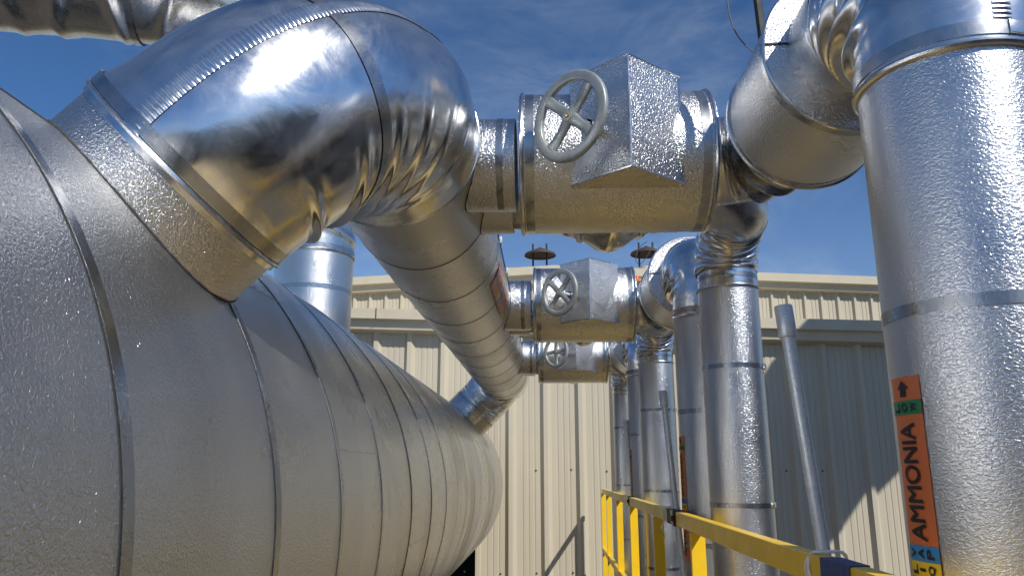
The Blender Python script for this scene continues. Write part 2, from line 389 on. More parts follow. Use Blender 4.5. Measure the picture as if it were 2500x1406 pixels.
# ------------------------------------------------------------------ header with elbows
HX, HZ, HR = -.783, 1.62, .429
H0 = V((HX, 0, HZ)); nd = (V((TX, 0, TZ)) - H0).normalized()
surf_t = (V((TX, 0, TZ)) - H0).length - TR
RB = .78; NY = 2.66
hdr = thing('header_pipe', 'big dull metal header pipe running overhead towards the building', 'pipe', (HX, 8, HZ))
YS, YE = NY + RB + .12, 13.25
seams = [YS + .02 + .92 * k for k in range(1, 12)]
MB().lathe(jacket_profile(YS, YE, HR, []), (HX, 0, HZ), Y, 128).build('jacket', 'header', hdr)
for y_ in seams: MB().lathe([(-.003, HR - .003), (-.003, HR + .0022), (.003, HR + .0022), (.003, HR - .003)], (HX, y_, HZ), Y, 120).build('sheet_seam', 'soot', hdr, smooth=0)
# near elbow, two halves (path runs from the nozzle up and round into the header)
E0 = H0 + nd * RB + Y * NY
er = HR + .022
PL = [(.22, 1.1, .022, .02, -.65), (.41, 1.1, .020, .03, -.75), (.56, 1.1, .017, .06, -.92), (.69, 1.1, .017, .08, -.98), (.81, 1.0, .015, .08, -.95), (.92, .6, .013, .04, -.8)]
rows = bend(E0, -nd, Y, RB, er, 260, 200, plist=PL, amp=.030, power=2.0, dent=.024, dfreq=2.0, seed=4)
el = MB().quadgrid(rows).lathe([(0, er), (.14, er), (.14, HR)], E0 - nd * RB + Y * RB, Y, 160).lathe([(0, er), (-.03, er), (-.03, er - .03)], E0, -nd, 160).build('near_elbow', 'smooth', hdr, smooth=60)
# strapping in the middle of the elbow
def ring_on_bend(s, p0, din, dout, Rb):
    a = s * math.pi / 2; cen = V(p0) + V(dout) * Rb
    P = cen - V(dout) * Rb * math.cos(a) + V(din) * Rb * math.sin(a)
    return P, (V(din) * math.cos(a) + V(dout) * math.sin(a)).normalized()
P, D_ = ring_on_bend(.52, E0, -nd, Y, RB)
rows = bend(E0, -nd, Y, RB, er, 6, 200, plist=PL, amp=.030, power=2.0, dent=.024, dfreq=2.0, seed=4, s0=.435, s1=.467, offset=.004)
MB().quadgrid(rows).build('elbow_strap', 'band', hdr, smooth=60)
# corrugated seam strip along the outside
mb = MB(); rows = []; ns = 760
cen = E0 + Y * RB; Bv = (-nd).cross(Y)
for i in range(ns + 1):
    s = .0 + .97 * i / ns; a = s * math.pi / 2
    Pp = cen - Y * RB * math.cos(a) + (-nd) * RB * math.sin(a); Nn = (cen - Pp).normalized()
    row = []
    for j in range(7):
        th = math.pi + (j / 6 - .5) * .18 + .04 - .16 * math.sin(min(1, s * 1.5) * math.pi / 2)
        q = Nn * math.cos(th) + Bv * math.sin(th); pos = Pp + q * er
        rr = er + .024 * noise.noise(pos * 2.0 + V((4 * 3.1, 0, 0))) + .003 + .0042 * (.5 - .5 * math.cos(i * math.pi / 4)) * smoothstep(0, .2, j / 6) * (1 if j < 6 else 0)
        row.append(Pp + q * rr)
    rows.append(row)
mb.quadgrid(rows, close=False).build('crimped_strip', 'smooth', hdr, smooth=50)
beadring(E0 + nd * .0, nd, er + .003, hdr, .010, 'elbow_bead')
strap(E0 - nd * .035, nd, er + .004, hdr, .045, name='elbow_collar_strap', n=160)
beadring(E0 - nd * RB + Y * (RB + .14), Y, er, hdr, .006, 'elbow_bead')
MB().lathe([(-.03, HR + .012), (surf_t - RB + .35, HR + .012)], E0, nd, 128).build('nozzle', 'stucco', hdr)
def joint(c0, d, r, test, parent, name='joint_seam', w=.005, n=140, tmax=2.0):
    d = V(d).normalized(); a_ = (V((.3, 1, .2)) - d * d.dot(V((.3, 1, .2)))).normalized(); b_ = d.cross(a_); pts = []
    for i in range(n + 1):
        u = 2 * math.pi * i / n; q0 = V(c0) + (a_ * math.cos(u) + b_ * math.sin(u)) * r
        t_ = 0
        while t_ < tmax and not test(q0 + d * t_): t_ += .003
        if t_ < tmax: pts.append(q0 + d * t_)
    return MB().tube(pts, lambda f: w * (.75 + .45 * noise.noise(V((f * 40, 0, 0)))), 6, False).build(name, 'soot', parent)
joint(E0, nd, HR + .012, lambda p: math.hypot(p.x - TX, p.z - TZ) < TR + .002, hdr, w=.008)
in_header = lambda p: math.hypot(p.x - HX, p.z - HZ) < HR + .002
aa = R(51.5); pj = V((TX, 0, TZ)) + V((math.cos(aa), 0, math.sin(aa))) * (TR + .0012)
MB().box(pj + Y * 2.27, (.003, .92, .007)).build('lap_seam', 'soot', tank, smooth=0)
for k_, (aa, yy_) in enumerate(((38, 3.2), (12, 4.05), (50, 4.98), (-8, 5.9), (30, 6.85), (5, 7.8))):
    aa = R(aa); pj = V((TX, 0, TZ)) + V((math.cos(aa), 0, math.sin(aa))) * (TR + .0008)
    MB().box(pj + Y * yy_, (.003, .86, .005)).build('lap_seam', 'band', tank, smooth=0)
# far elbow
F0 = H0 + Y * YE
rows = bend(F0, Y, nd, .72, HR, 130, 110, pleats=12, amp=.03, power=1.0, dent=.01, seed=9, width=.34)
MB().quadgrid(rows).build('far_elbow', 'smooth', hdr, smooth=60)
MB().lathe([(0, HR + .003), (.6, HR + .003)], F0 + Y * .72 + nd * .72, nd, 96).build('far_nozzle', 'satin', hdr)
strap(F0 + Y * .72 + nd * .75, nd, HR + .004, hdr, .05)
# latches and the lengthwise seam at the lower right of the header
ang = R(12)
sq = V((math.cos(ang), 0, math.sin(ang)))
MB().box(H0 + sq * (HR + .006) + Y * 8.7, (.006, 9.0, .016)).build('lengthwise_seam', 'soot', hdr, smooth=0)
for k in range(8):
    MB().box(H0 + sq * (HR + .016) + Y * (4.72 + .92 * k), (.018, .07, .05)).build('latch', 'galv', hdr, bevel=.004)
# worn pipe marker on the header
def hcurve(yc, a0, Rr):
    def fn(co):   # x along pipe, y round the pipe
        a = a0 + co.y / Rr
        return V((HX + math.cos(a) * (Rr + co.z), yc - co.x, HZ + math.sin(a) * (Rr + co.z)))
    return fn
fn = hcurve(6.25, R(-22), HR + .006)
vs, fs = rect(1.15, .20); mk = wrapped(vs, fs, fn, 'pipe_marker', 'worn_orange', hdr, .02)
mk['label'] = 'worn orange ammonia marker'
mk.parent = hdr
def sub(o, par): o.parent = par; return o
for cx_, mt in ((-.04, 'blue'), (.04, 'ylab')):
    vs, fs = rect(.07, .205, cx_); sub(wrapped([v + V((0, 0, .002)) for v in vs], fs, fn, 'colour_band', mt, hdr, .02), mk)
for cx_, txt in ((-.31, 'AMMONIA'), (.31, 'AMMONIA')):
    vs, fs = text_mesh(txt, .13); sub(wrapped([V((v.x + cx_, v.y, .004)) for v in vs], fs, fn, 'lettering', 'ink', hdr), mk)

# ------------------------------------------------------------------ the three repeated pipe sets
PER = 3.65; VY = 3.93; RZ = 1.62; AX = 1.215; AY = 2.18; AR = .25; BY = 5.17; BX = 1.23; BR = .197
vgroup = 'jacketed hand valves between the header and the risers'
va = thing('jacketed_valve', 'nearest and largest jacketed valve with a big grey handwheel and pointed cover', 'valve', (.37, VY, RZ), vgroup)
sr = .25
MB().lathe([(0, sr), (.345, sr), (.3455, sr), (.36, sr)], (-.52, VY, RZ), X, 96).build('inlet_stub', 'stucco', va)
strap((-.24, VY, RZ), X, sr, va, .035)
joint((-.15, VY, RZ), -X, sr, in_header, va)
x0, x1, br = -.115, .84, .372
MB().lathe([(-.02, .03), (-.02, br), (x1 - x0 + .02, br), (x1 - x0 + .02, .03)], (x0, VY, RZ), X, 128).build('body_jacket', 'stucco', va)
for xx in (x0 - .005, x1 + .005): beadring((xx, VY, RZ), X, br + .003, va, .011)
for xx in (x0 + .035, x1 - .04): strap((xx, VY, RZ), X, br, va, .045)
# bonnet box: pointed prism
zb, zt = 1.375, 1.95
poly = [(.13, 3.60), (.40, 3.36), (.685, 3.60), (.685, VY + .0), (.13, VY + .0)]
box = MB()
ba = [V((x, y, zb)) for x, y in poly]; bb = [V((x, y, zt)) for x, y in poly]
n_ = 14
def face_grid(p, q, seed):
    rows = []
    nrm = ((q - p).cross(Z)).normalized()
    for i in range(n_ + 1):
        rw = []
        for j in range(n_ + 1):
            u, v_ = i / n_, j / n_; pt = p.lerp(q, u) + Z * ((zt - zb) * v_)
            wgt = math.sin(math.pi * u) * math.sin(math.pi * v_)
            rw.append(pt + nrm * (.012 * wgt * (noise.noise(pt * 3 + V((seed, 0, 0)))) + .004 * wgt))
        rows.append(rw)
    box.quadgrid(rows, close=False)
for k in range(5): face_grid(ba[k], ba[(k + 1) % 5], k * 5.0)
box.fan(ba, True); box.fan(bb)
bx = box.build('bonnet_cover', 'stucco', va, smooth=25)
for px_, py_ in ((.15, 3.60), (.665, 3.60), (.385, 3.39), (.27, 3.485), (.54, 3.49)):
    q_ = MB().lathe([(0, .007), (-.006, .005), (-.007, 0)], (px_, py_ + .012, zb), Z, 8).build('screw', 'galv', va); q_.parent = va
rim = MB()
for k in range(2):
    for z_ in (zb, zt): rim.tube([V((*poly[k], z_)), V((*poly[k + 1], z_))], .005, 6)
rim.tube([V((*poly[1], zb)), V((*poly[1], zt))], .005, 6)
rim.build('cover_edging', 'bead', va).parent = va
# handwheel
wn = V((-.68, -.73, 0)).normalized(); fc = V((.262, 3.49, 1.615)); hub = fc + wn * .215; wr = .224
MB().tube([fc - wn * .03, hub], .016, 16).build('valve_stem', 'galv', va)
MB().lathe([(-.01, .001), (-.01, .042), (.05, .040), (.06, .03), (.085, .03)], fc, wn, 20).build('stem_gland', 'bead', va)
wu = Z; wv = wn.cross(wu).normalized()
def make_wheel(rot):
    mb = MB(); m = 14; n = 72; prof = []
    for j in range(m + 1):
        u = 2 * math.pi * j / m; cu, su = math.cos(u), math.sin(u)
        prof.append((math.copysign(abs(su) ** .45, su) * .015, wr - .025 + math.copysign(abs(cu) ** .4, cu) * .025))
    mb.lathe(prof, hub, wn, n)
    wh = mb.build('handwheel', 'cast', va, smooth=60)
    sp = MB()
    for k in range(4):
        a = rot + k * math.pi / 2; d = wu * math.cos(a) + wv * math.sin(a); c = wn.cross(d)
        rows = []
        for i in range(9):
            f = i / 8; rr = .02 + (wr - .05 - .02) * f; wd = .032 - .006 * math.sin(math.pi * f); th = .013
            cc = hub + d * rr - wn * (.008 * math.sin(math.pi * f))
            rows.append([cc + c * wd * math.copysign(abs(math.cos(u)) ** .6, math.cos(u)) + wn * th * math.copysign(abs(math.sin(u)) ** .6, math.sin(u)) for u in (2 * math.pi * q / 12 for q in range(12))])
        sp.quadgrid(rows)
    s_ = sp.build('spokes', 'cast', va, smooth=60); s_.parent = wh
    hb = MB().lathe([(-.02, .001), (-.02, .03), (-.005, .036), (.012, .034), (.014, .026), (.018, .026), (.018, 0.001)], hub, wn, 32).build('wheel_hub', 'cast', va); hb.parent = wh
    nn = MB().lathe([(.017, .011), (.026, .011), (.028, .004), (.028, .0)], hub, wn, 6).build('nut', 'brass', va); nn.parent = wh
    # raised maker's letters on a spoke
    vs, fs = text_mesh('HANSEN', .026, .0015); a = rot; mb = MB(); d = wu * math.cos(a) + wv * math.sin(a); c = wn.cross(d)
    mb.v = [hub + d * (.105 - v.x) + c * (-v.y) + wn * (.0075 + v.z) for v in vs]; mb.f = fs
    lt = mb.build('raised_letters', 'cast', va, smooth=0); lt.parent = wh
    return wh
wheel = make_wheel(R(-43))

# right of the valve: bend, end drum, smooth elbow, riser A
rgroup = 'risers fed by the front valves'
dr = thing('end_drum', 'largest round jacketed end drum, behind the near right riser', 'pipe fitting', (AX, 3.1, RZ), 'round end drums on the valve outlets')
MB().lathe([(0, .22), (.12, .22)], (x1, VY, RZ), X, 72).build('outlet_stub', 'satin', dr)
rows = bend((AX - .34, VY, RZ), X, -Y, .34, .235, 60, 84, plist=[(.25, .5, .05, .05, .3), (.45, 1.2, .06, .05, .75), (.68, 1.0, .05, .03, .8), (.85, .6, .05, 0, .4)], amp=.055, power=1.8, dent=.015, dfreq=3, seed=21)
MB().quadgrid(rows).build('wrinkled_bend', 'satin', dr, smooth=60)
DN, DF, DR = 2.80, 3.42, .345
MB().lathe([(0, .15), (0, DR), (DF - DN, DR), (DF - DN, .15)], (AX, DN, RZ), Y, 120).build('drum_jacket', 'stucco', dr)
beadring((AX, DN, RZ), Y, DR + .002, dr, .008, n=120); beadring((AX, DF, RZ), Y, DR + .002, dr, .008, n=120)
strap((AX, DN + .035, RZ), Y, DR, dr, .035, n=120); strap((AX, DF - .03, RZ), Y, DR, dr, .025, n=120)
MB().box((AX - .27, DN - .004, RZ + .03), (.19, .004, .006)).build('face_seam', 'soot', dr, smooth=0)

ra = thing('riser_pipe', 'near right riser with a tall orange ammonia marker and smooth elbow', 'pipe', (AX, AY, -ZO), rgroup)
RBa = .44
MB().lathe([(-.08, AR + .006), (DN - AY - RBa, AR + .006)], (AX, AY + RBa, RZ), Y, 96).build('elbow_neck', 'satin', ra)
rows = bend((AX, AY + RBa, RZ), -Y, -Z, RBa, AR + .006, 160, 150, plist=[(.12, .5, .06, -.04, -.6), (.33, 1.1, .07, -.10, -.75), (.52, 1.2, .05, -.14, -.8), (.70, .6, .06, -.08, -.7)], amp=.05, power=1.8, dent=.016, dfreq=2.4, seed=33)
elr = MB().quadgrid(rows).lathe([(0, AR + .006), (-.05, AR + .006)], (AX, AY, RZ - RBa), Z, 130).build('elbow', 'smooth', ra, smooth=60)
ZT = RZ - RBa - .04
MB().lathe([(0, AR), (ZT + ZO, AR)], (AX, AY, -ZO), Z, 120).build('jacket', 'stucco_fine', ra)
beadring((AX, AY, ZT - .012), Z, AR + .006, ra, .011, n=120); strap((AX, AY, ZT + .03), Z, AR + .007, ra, .042, n=120)
for z_ in (.425, -.5, -1.4): strap((AX, AY, z_), Z, AR, ra, .034, n=120)
for z_, a_ in ((.425, -62), (ZT + .03, -75)):
    u_ = R(a_); MB().box(V((AX + math.cos(u_) * (AR + .008), AY + math.sin(u_) * (AR + .008), z_)), (.012, .055, .04), Matrix.Rotation(u_, 3, 'Z')).build('buckle', 'bead', ra, bevel=.003)
# crimped strip on the riser elbow
rows = []; 
for i in range(241):
    s = .45 + .54 * i / 240; a = s * math.pi / 2; cen_ = V((AX, AY + RBa, RZ - RBa))
    Pp = cen_ + Z * RBa * math.cos(a) - Y * RBa * math.sin(a); Nn = (cen_ - Pp).normalized(); Bb = (-Y).cross(-Z)
    row = []
    for j in range(5):
        th = math.pi - .12 + .2 * (j / 4 - .5); q = Nn * math.cos(th) + Bb * math.sin(th); pos = Pp + q * (AR + .006)
        row.append(pos + q * (.016 * noise.noise(pos * 2.4 + V((33 * 3.1, 0, 0))) * smoothstep(0, .08, s) * smoothstep(1, .92, s) + .0015 + .0035 * (.5 - .5 * math.cos(i * math.pi / 3)) * (0 < j < 4)))
    rows.append(row)
MB().quadgrid(rows, close=False).build('crimped_strip', 'smooth', ra, smooth=50)

def vcurve(zc, a0, Rr):
    def fn(co):   # x runs up the pipe, y round it
        a = a0 - co.y / Rr
        return V((AX + math.cos(a) * (Rr + co.z), AY + math.sin(a) * (Rr + co.z), zc + co.x))
    return fn
LA = R(180 + 7); LR = AR + .002
ft = vcurve(0, LA, LR)
LH = .128
def lab(name, mat, z0_, z1_, par=ra, zz=0.0, yy=0, hh=LH):
    vs, fs = rect(z1_ - z0_, hh, (z0_ + z1_) / 2, yy); return wrapped([v + V((0, 0, zz)) for v in vs], fs, ft, name, mat, par)
mk = lab('pipe_marker', 'orange', -.62, .25)
mk['label'] = 'orange ammonia marker reading up the pipe'
for nm, mt, a_, b_ in (('colour_band', 'green', .148, .186), ('colour_band', 'blue', -.227, -.187), ('colour_band', 'ylab', -.267, -.2275)):
    sub(lab(nm, mt, a_, b_, zz=.0015), mk)
def put_text(txt, length, height, zc, yc, zz=.0032):
    vs, fs = text_mesh(txt, 1.0); xs = [v.x for v in vs]; ys = [v.y for v in vs]
    mx, my = (max(xs) + min(xs)) / 2, (max(ys) + min(ys)) / 2; kx, ky = length / (max(xs) - min(xs)), height / (max(ys) - min(ys))
    vs = [V(((v.x - mx) * kx + zc, (v.y - my) * ky + yc, zz)) for v in vs]
    n0 = len(vs); vs = [v + V((-.0016, -.0008, 0)) for v in vs] + [v + V((.0016, .0008, .0003)) for v in vs]; fs = list(fs) + [tuple(i + n0 for i in f) for f in fs]
    sub(wrapped(vs, fs, ft, 'lettering', 'ink', ra, .008), mk)
put_text('AMMONIA', .30, .064, -.025, 0)
put_text('AMMONIA', .30, .064, -.43, 0)
for word, zc in (('LOW', .167), ('VAP', -.207), ('LIQ', -.247)):
    for i, ch in enumerate(word): put_text(ch, .005 if ch == 'I' else .022, .024, zc, .036 - .036 * i)
ar = [V((x_, y_, .0032)) for x_, y_ in ((.240, 0), (.217, .026), (.217, .012), (.196, .012), (.196, -.012), (.217, -.012), (.217, -.026))]
sub(wrapped(ar, [(0, 1, 6), (2, 3, 4, 5)], ft, 'arrow', 'ink', ra, .01), mk)

# run B behind: stub, valve bulge, bends and riser B
rb = thing('rear_riser_pipe', 'nearest rear riser, a bright pipe topped by a crimped double bend', 'pipe', (BX, BY, -ZO), 'rear risers behind the front row')
BRY = 4.5; r2 = .2; RB1 = .33
MB().lathe([(0, r2), (.24, r2)], (-.44, BRY, RZ), X, 72).build('stub', 'stucco', rb)
joint((-.25, BRY, RZ), -X, r2, in_header, rb)
MB().lathe([(0, r2 - .02), (.3, r2 - .02)], (-.25, BRY, RZ), X, 48).build('run', 'satin', rb)
prof = [(-.0, .19)]
for i in range(61):
    u = i / 60; xx = .80 * u; b = math.exp(-((u - .47) / .2) ** 2); rr = .205 + .125 * b
    if abs(u - .25) < .025 or abs(u - .72) < .025: rr += .018
    prof.append((xx, rr))
prof += [(.80, .19)]
mb = MB(); rows = []
for t_, r_ in prof:
    rows.append([V((.0 + t_, BRY, RZ)) + (Z * math.cos(u) + Y * math.sin(u)) * (r_ + (.02 * noise.noise(V((t_ * 9, math.cos(u) * 2.5, math.sin(u) * 2.5))) if .1 < t_ < .7 else 0)) for u in (2 * math.pi * j / 72 for j in range(72))])
mb.quadgrid(rows).build('crumpled_valve_jacket', 'smooth', rb, smooth=60)
MB().lathe([(0, r2), (BX - RB1 - .78, r2)], (.78, BRY, RZ), X, 72).build('run_end', 'satin', rb)
rows = bend((BX - RB1, BRY, RZ), X, Y, RB1, r2, 50, 80, pleats=3, amp=.03, power=1.2, dent=.012, seed=41, width=.5)
MB().quadgrid(rows).build('upper_bend', 'satin', rb, smooth=60)
RB2 = BY - BRY - RB1 - .03
MB().lathe([(0, r2 + .002), (.08, r2 + .002)], (BX, BRY + RB1 - .02, RZ), Y, 72).build('bend_collar', 'stucco', rb)
beadring((BX, BRY + RB1 - .02, RZ), Y, r2 + .002, rb, .006); beadring((BX, BRY + RB1 + .06, RZ), Y, r2 + .002, rb, .006)
def crimped(p0, din, dout, Rb, r, s0_, nplt, amp, seed):
    rows = bend(p0, din, dout, Rb, r, 90, 80, dent=.006, seed=seed)
    out_ = []
    cen_ = V(p0) + V(dout) * Rb
    for i, row in enumerate(rows):
        s = i / 90; c = sum(row, V()) / len(row)
        rr = []
        for j, p in enumerate(row):
            th = 2 * math.pi * j / 80; wv_ = .35 + .65 * abs(math.cos(th / 2 + .3 * math.sin(i * .05))) ** 1.5
            k = s * nplt + .18 * math.sin(th + seed) + .1 * math.sin(2 * th + i * .07)
            rr.append(c + (p - c) * (1 + amp / r * wv_ * (abs(math.sin(k * math.pi)) ** .7 - .4)))
        out_.append(rr)
    return out_
MB().quadgrid(crimped((BX, BY - RB2, RZ), Y, -Z, RB2, r2, 0, 5, .03, 3)).build('crimped_bend', 'smooth', rb, smooth=60)
ZB = RZ - RB2
MB().lathe([(0, r2 - .004), (-.12, r2 - .004)], (BX, BY, ZB), Z, 80).build('bend_skirt', 'smooth', rb)
beadring((BX, BY, ZB - .115), Z, BR + .006, rb, .009)
strap((BX, BY, ZB - .04), Z, r2 - .003, rb, .03)
MB().box((BX - .03, BY - r2 - .004, ZB - .04), (.06, .016, .034)).build('strap_buckle', 'bead', rb, bevel=.003)
MB().lathe([(0, BR), (ZB - .11 + ZO, BR)], (BX, BY, -ZO), Z, 96).build('jacket', 'stucco_fine', rb)
for z_ in (.665, -.205, -1.0): strap((BX, BY, z_), Z, BR, rb, .03, n=96)
for z_, a_ in ((.665, -25), (-.205, -35), (-1.0, -35)):
    u_ = R(a_); MB().box(V((BX + math.cos(u_) * (BR + .007), BY + math.sin(u_) * (BR + .007), z_)), (.014, .06, .036), Matrix.Rotation(u_, 3, 'Z')).build('buckle', 'bead', rb, bevel=.003)
MB().box((BX + BR * .98, BY - .02, -1.0), (.006, .02, 3.6)).build('jacket_seam', 'bead', rb, smooth=0)

lab_v = {1: 'middle jacketed valve of the row, with a cross-spoked grey handwheel', 2: 'smallest and farthest jacketed valve, low in front of the tan wall'}
lab_d = {1: 'middle round end drum with a pale embossed face seen beside the vertical pipes', 2: 'smallest and farthest round end drum in the row'}
lab_a = {1: 'second front riser whose smooth elbow drops from the middle end drum', 2: 'farthest front riser with a smooth elbow, near the building wall'}
lab_b = {1: 'middle rear riser with a crimped collar, behind the second galvanized post', 2: 'farthest rear riser, thin and dark beside the yellow rail end'}
for k in (1, 2):
    v2 = dup(va, (0, PER * k, 0), lab_v[k]); dup(dr, (0, PER * k, 0), lab_d[k])
    a2 = dup(ra, (0, PER * k, 0), lab_a[k]); dup(rb, (0, PER * k, 0), lab_b[k])
    if k == 2:
        for ch in v2.children:
            if ch.name.startswith('handwheel'):
                # turn this wheel by 45 degrees about its own axis
                hl = hub - WORLD[va.name]
                ch.matrix_local = Matrix.Translation(hl) @ Matrix.Rotation(R(45), 4, wn) @ Matrix.Translation(-hl)

# ------------------------------------------------------------------ pipe on the tank and overhead pipe
sp = thing('tank_top_pipe', 'bright vertical pipe standing on the tank behind the big elbow', 'pipe', (TX, 8.48, 1.4))
SY, SR = 8.48, .44
MB().lathe([(1.2 - 1.2, SR), (2.42 - 1.2, SR)], (TX, SY, 1.2), Z, 96).build('jacket', 'stucco_fine', sp)
strap((TX, SY, 1.98), Z, SR, sp, .05); strap((TX, SY, 2.44), Z, SR + .008, sp, .06); beadring((TX, SY, 2.40), Z, SR + .012, sp, .012)
rows = []; ctl = [V((TX, SY, 2.40)), V((TX, SY, 2.75)), V((TX, SY, 3.1)), V((TX, SY - .15, 3.6)), V((TX, SY - .55, 4.1)), V((TX, SY - 1.1, 4.35)), V((TX - .3, SY - 1.7, 4.42)), V((TX - .9, SY - 2.05, 4.42)), V((TX - 1.6, SY - 2.25, 4.42)), V((TX - 3.0, SY - 2.55, 4.42)), V((TX - 4.6, SY - 2.9, 4.42))]
def catmull(P_, n):
    o_ = []
    for i in range(len(P_) - 1):
        p0, p1, p2, p3 = P_[max(i - 1, 0)], P_[i], P_[i + 1], P_[min(i + 2, len(P_) - 1)]
        for k in range(n):
            t_ = k / n; o_.append(.5 * ((2 * p1) + (-p0 + p2) * t_ + (2 * p0 - 5 * p1 + 4 * p2 - p3) * t_ ** 2 + (-p0 + 3 * p1 - 3 * p2 + p3) * t_ ** 3))
    return o_ + [P_[-1]]
path = catmull(ctl, 22); up = X; nn = 96
acc = 0
for i, p in enumerate(path):
    t_ = (path[min(i + 1, len(path) - 1)] - path[max(i - 1, 0)]).normalized()
    up = (up - t_ * up.dot(t_)).normalized(); c = t_.cross(up)
    if i: acc += (p - path[i - 1]).length
    row = []
    for j in range(nn):
        u = 2 * math.pi * j / nn; q = up * math.cos(u) + c * math.sin(u)
        low = max(0, q.dot(V((0, -.1, -1)).normalized())) if acc > 1.2 else .6
        pl = 0
        for cc in (.25, .5, .78, 1.0, 1.3, 1.7, 2.2, 2.8, 3.4, 3.85, 4.3, 4.75, 5.2, 5.7):
            d = (acc - cc + .06 * math.sin(u * 2 + cc * 7)) / .045; pl += math.exp(-d * d)
        row.append(p + q * (SR + .008 + .035 * pl * low ** 1.2 + .012 * noise.noise((p + q * SR) * 2.2)))
    rows.append(row)
MB().quadgrid(rows).build('overhead_bend', 'satin', sp, smooth=60)
i0 = int(len(path) * .745); t_ = (path[i0 + 1] - path[i0 - 1]).normalized()
strap(path[i0], t_, SR + .028, sp, .055)

# ------------------------------------------------------------------ galvanized posts, railing
rail_pts = [(.88, -2), (.88, 6.0), (.935, 9.5), (1.02, 13), (1.125, 16.7)]
def rx(y):
    for (a, ya), (b, yb) in zip(rail_pts, rail_pts[1:]):
        if y <= yb: return a + (b - a) * (y - ya) / (yb - ya)
    return rail_pts[-1][0]
def rp(y, ratio=-.352): return V((rx(y), y, ratio * rx(y)))
rgp = 'yellow guard rail sections beside the risers'
def rail(y0, y1, posts, label, mt='yellow'):
    t = thing('guard_rail', label, 'guard rail', (rx(y0), y0, -ZO), rgp)
    n = 8; ys = [y0 + (y1 - y0) * i / n for i in range(n + 1)]
    hw, hh = .03, .046
    def bar(rat, nm):
        rows = []
        for y_ in ys:
            p = rp(y_, rat); rows.append([p + V((-hw, 0, -hh)), p + V((hw, 0, -hh)), p + V((hw, 0, hh)), p + V((-hw, 0, hh))])
        MB().quadgrid(rows).fan(rows[0], True).fan(rows[-1]).build(nm, mt if nm == 'top_rail' else 'yellow', t, smooth=0, bevel=.006)
    bar(-.352, 'top_rail'); bar(-1.40, 'lower_rail')
    for y_ in posts:
        p = rp(y_); MB().box((p.x, y_, (p.z - .047 - ZO) / 2), (.085, .05, ZO + p.z - .047)).build('post', 'yellow', t, smooth=0, bevel=.004)
    return t
rail(-1.9, 5.45, (4.86, .9), 'near length of yellow guard rail, widest at the lower right')
rail(5.60, 9.0, (6.62, 8.86), 'middle length of yellow guard rail between the two clamped joints', 'faded')
rail(9.12, 16.7, (11.2, 14.3, 16.62), 'far length of yellow guard rail ending in a square loop by the wall', 'faded')
for y_, lb in ((5.525, 'black rail clamp on the joint beside the second post'), (9.06, 'small black rail clamp on the far joint')):
    p = rp(y_)
    MB().box(p, (.075, .05, .108)).box(p + V((-.045, -.03, .0)), (.02, .03, .04)).build('rail_clamp', 'black', smooth=0, bevel=.006)
    o = bpy.data.objects[[x_.name for x_ in C.objects if x_.name.startswith('rail_clamp')][-1]]; tag(o, lb, 'clamp', 'black clamps on the guard rail')
def blue_tape(y0, y1, lb):
    rows = []; 
    for i in range(7):
        y_ = y0 + (y1 - y0) * i / 6; p = rp(y_); j = .004 * math.sin(i * 2.1)
        rows.append([p + V((-.0325, j, -.0485)), p + V((-.0325, 0, .0485)), p + V((.0325, j, .0485)), p + V((.0325, 0, -.0485))])
    for i in (0, 6):
        for q in range(4): rows[i][q] += Y * random.uniform(-.02, .02)
    tag(MB().quadgrid(rows).build('blue_tape', 'tape', smooth=0), lb, 'tape', 'blue tape wraps on the guard rail')
blue_tape(2.36, 2.60, 'torn blue tape wrapped on the rail at the lower right'); blue_tape(5.70, 5.84, 'small dark blue tape patch beside the clamped rail joint')
pgroup = 'galvanized posts tied to the guard rail'
for k, (y_, lb) in enumerate(((2.79, 'nearest galvanized post with a coupling, leaning in front of the grey wall'), (5.92, 'thin galvanized post with a coupling, second from the camera'), (9.42, 'farthest galvanized post, only a thin sliver among the risers'))):
    pb = V((rx(y_) + .056, y_ + .02, -.30)); tp = pb + V((-.055, .05, .90)); d = (tp - pb).normalized()
    t = thing('galvanized_post', lb, 'post', pb - d * 2.4, pgroup)
    MB().lathe([(-2.4, .0235), ((tp - pb).length - .05, .0235)], pb, d, 32).build('tube', 'galv', t)
    MB().lathe([(-.12, .020), (-.12, .0315), (-.115, .033), (-.005, .033), (0, .0315), (0, .026), (-.06, .023), (-.06, .001)], tp, d, 40).build('coupling', 'galv', t)
# white straps tying posts to the rail
def tie(y_, label, tail):
    p = rp(y_); pts = []
    t = thing('tie_strap', label, 'strap', p, 'white straps tying the posts to the rail')
    mb = MB()
    for off in (0, .012, .022):
        loop = []
        for i in range(25):
            u = 2 * math.pi * i / 24; cx_, cz_ = math.cos(u), math.sin(u)
            q = V((max(-.036, min(.095, .03 + .068 * cx_)), off + .012 * math.sin(3 * u + off * 200), max(-.053, min(.053, .07 * cz_ + (.008 if cx_ > 0 else 0)))))
            loop.append(p + q)
        mb.tube(loop, .0045, 6)
    mb.build('loop', 'white', t)
    if tail:
        pts = [p + V((-.036, .01, -.02 - .02 * i)) + V((.006 * math.sin(i * 1.3), .0, 0)) for i in range(9)]
        a = [q + V((0, 0, 0)) for q in pts]; b = [q + V((.012 * math.cos(i * .8), .016 * math.sin(i * .8) + .004, 0)) for i, q in enumerate(pts)]
        MB().quadgrid([a, b], close=False).build('tail', 'white', t, smooth=60)
tie(2.70, 'white strap binding the nearest post to the yellow rail', False); tie(6.0, 'white strap with a hanging tail round the second post', True)

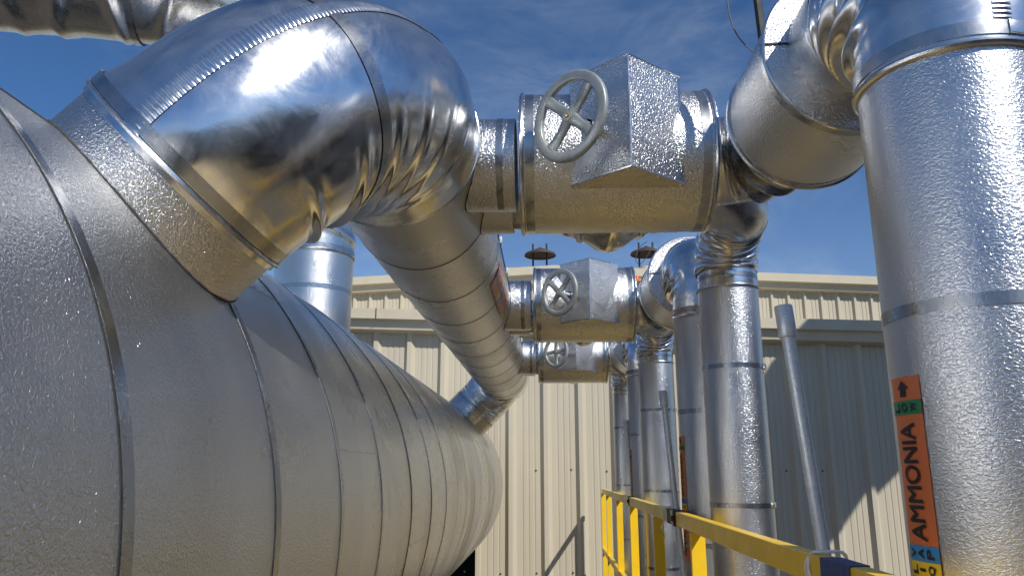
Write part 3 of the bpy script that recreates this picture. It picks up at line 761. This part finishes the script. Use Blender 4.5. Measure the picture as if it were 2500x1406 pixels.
# ------------------------------------------------------------------ small things
ch = MB().tube([(AX - .22, 3.2, RZ + .25), (AX - .235, 3.22, RZ + .8), (AX - .25, 3.24, 4.2)], .02, 6).build('hanger_rod', 'soot'); tag(ch, 'dark hanger rod rising above the largest end drum', 'rod')
cp = catmull([V((.92, 3.3, 2.9)), V((.90, 3.3, 2.5)), V((.875, 3.3, 2.22)), V((.895, 3.3, 2.03)), V((.97, 3.3, 1.915)), V((1.05, 3.3, 1.90))], 10)
tag(MB().tube(cp, .0035, 6).build('loose_cable', 'cable'), 'thin dark cable looping down beside the hanger rod', 'cable')
yy = 10.2
cp = catmull([V((.135 * yy, yy, .30 * yy)), V((.125 * yy, yy, .292 * yy)), V((.119 * yy, yy, .276 * yy)), V((.124 * yy, yy, .269 * yy)), V((.134 * yy, yy, .279 * yy)), V((.143 * yy, yy, .296 * yy))], 8)
tag(MB().tube(cp, .005, 6).build('hanging_wire', 'cable'), 'thin wire loop hanging in front of the half hidden roof vent', 'wire')
# unseen sloping panel added outside the frame to throw the slanted shade on the wall
tt = 6.3 / (math.cos(SUN_AZ) * math.cos(SUN_EL)); shift = sdir * tt
poly = [(4.35, 1.45), (5.7, 2.8), (6.3, 3.3), (13.0, 3.3), (11.2, 3.3), (7.45, -.05), (6.9, -.55), (6.75, -.45), (6.05, -1.33), (4.35, -2.9)]
sd = thing('added_shade_panel', 'unseen grey sloping panel added at the right to shade the wall', 'shade panel', (11.5, 11, -ZO))
MB().prism(poly, lambda p, t_: V((p[0] + shift.x, WY + shift.y + t_, p[1] + shift.z)), 0, .8).build('casing', 'far_metal', sd, smooth=0)
for xx in (shift.x + 7.6, shift.x + 12.5): MB().box((xx, 11.4, 1.6), (.25, .25, 8.8)).build('leg', 'far_metal', sd, smooth=0)

# unseen building added behind the viewpoint to be mirrored in the polished jackets
rbd = thing('added_rear_building', 'unseen pale clad building added behind the viewpoint for reflections', 'building', (0, -13, -ZO))
pr = wall_profile(-22, 22, .6, 0, .05, .06, .16, 1)
MB().quadgrid([[V((x, -13 + d, -ZO)) for x, d in pr], [V((x, -13 + d, 3.0)) for x, d in pr]], close=False).build('wall', 'pale_metal', rbd, smooth=0)
MB().box((0, -16.1, 3.15), (44.6, 7, .3)).build('roof', 'trim', rbd, smooth=0)
for x in (-12, -3, 7): MB().box((x, -12.9, -ZO + 1.2), (1.1, .08, 2.4)).build('door', 'dark', rbd, smooth=0)
sbd = thing('added_side_building', 'unseen grey clad building added along the right side for reflections', 'building', (10, -2, -ZO))  # out of view, added so the vertical pipes mirror something dark
pr = wall_profile(-12, 7.5, .6, 0, .05, .06, .16, 1)
MB().quadgrid([[V((10 - d, y, -ZO)) for y, d in pr], [V((10 - d, y, 3.2)) for y, d in pr]], close=False).build('wall', 'far_metal', sbd, smooth=0)
MB().box((13.2, -2.25, 3.35), (7, 20, .3)).build('roof', 'trim', sbd, smooth=0)
for y in (-6, 2): MB().box((9.9, y, -ZO + 1.6), (.08, 2.6, 3.2)).build('door', 'dark', sbd, smooth=0)

# ------------------------------------------------------------------ lift everything to ground level
for o in C.objects:
    if o.parent is None and o.type in {'MESH', 'EMPTY'}: o.location.z += ZO
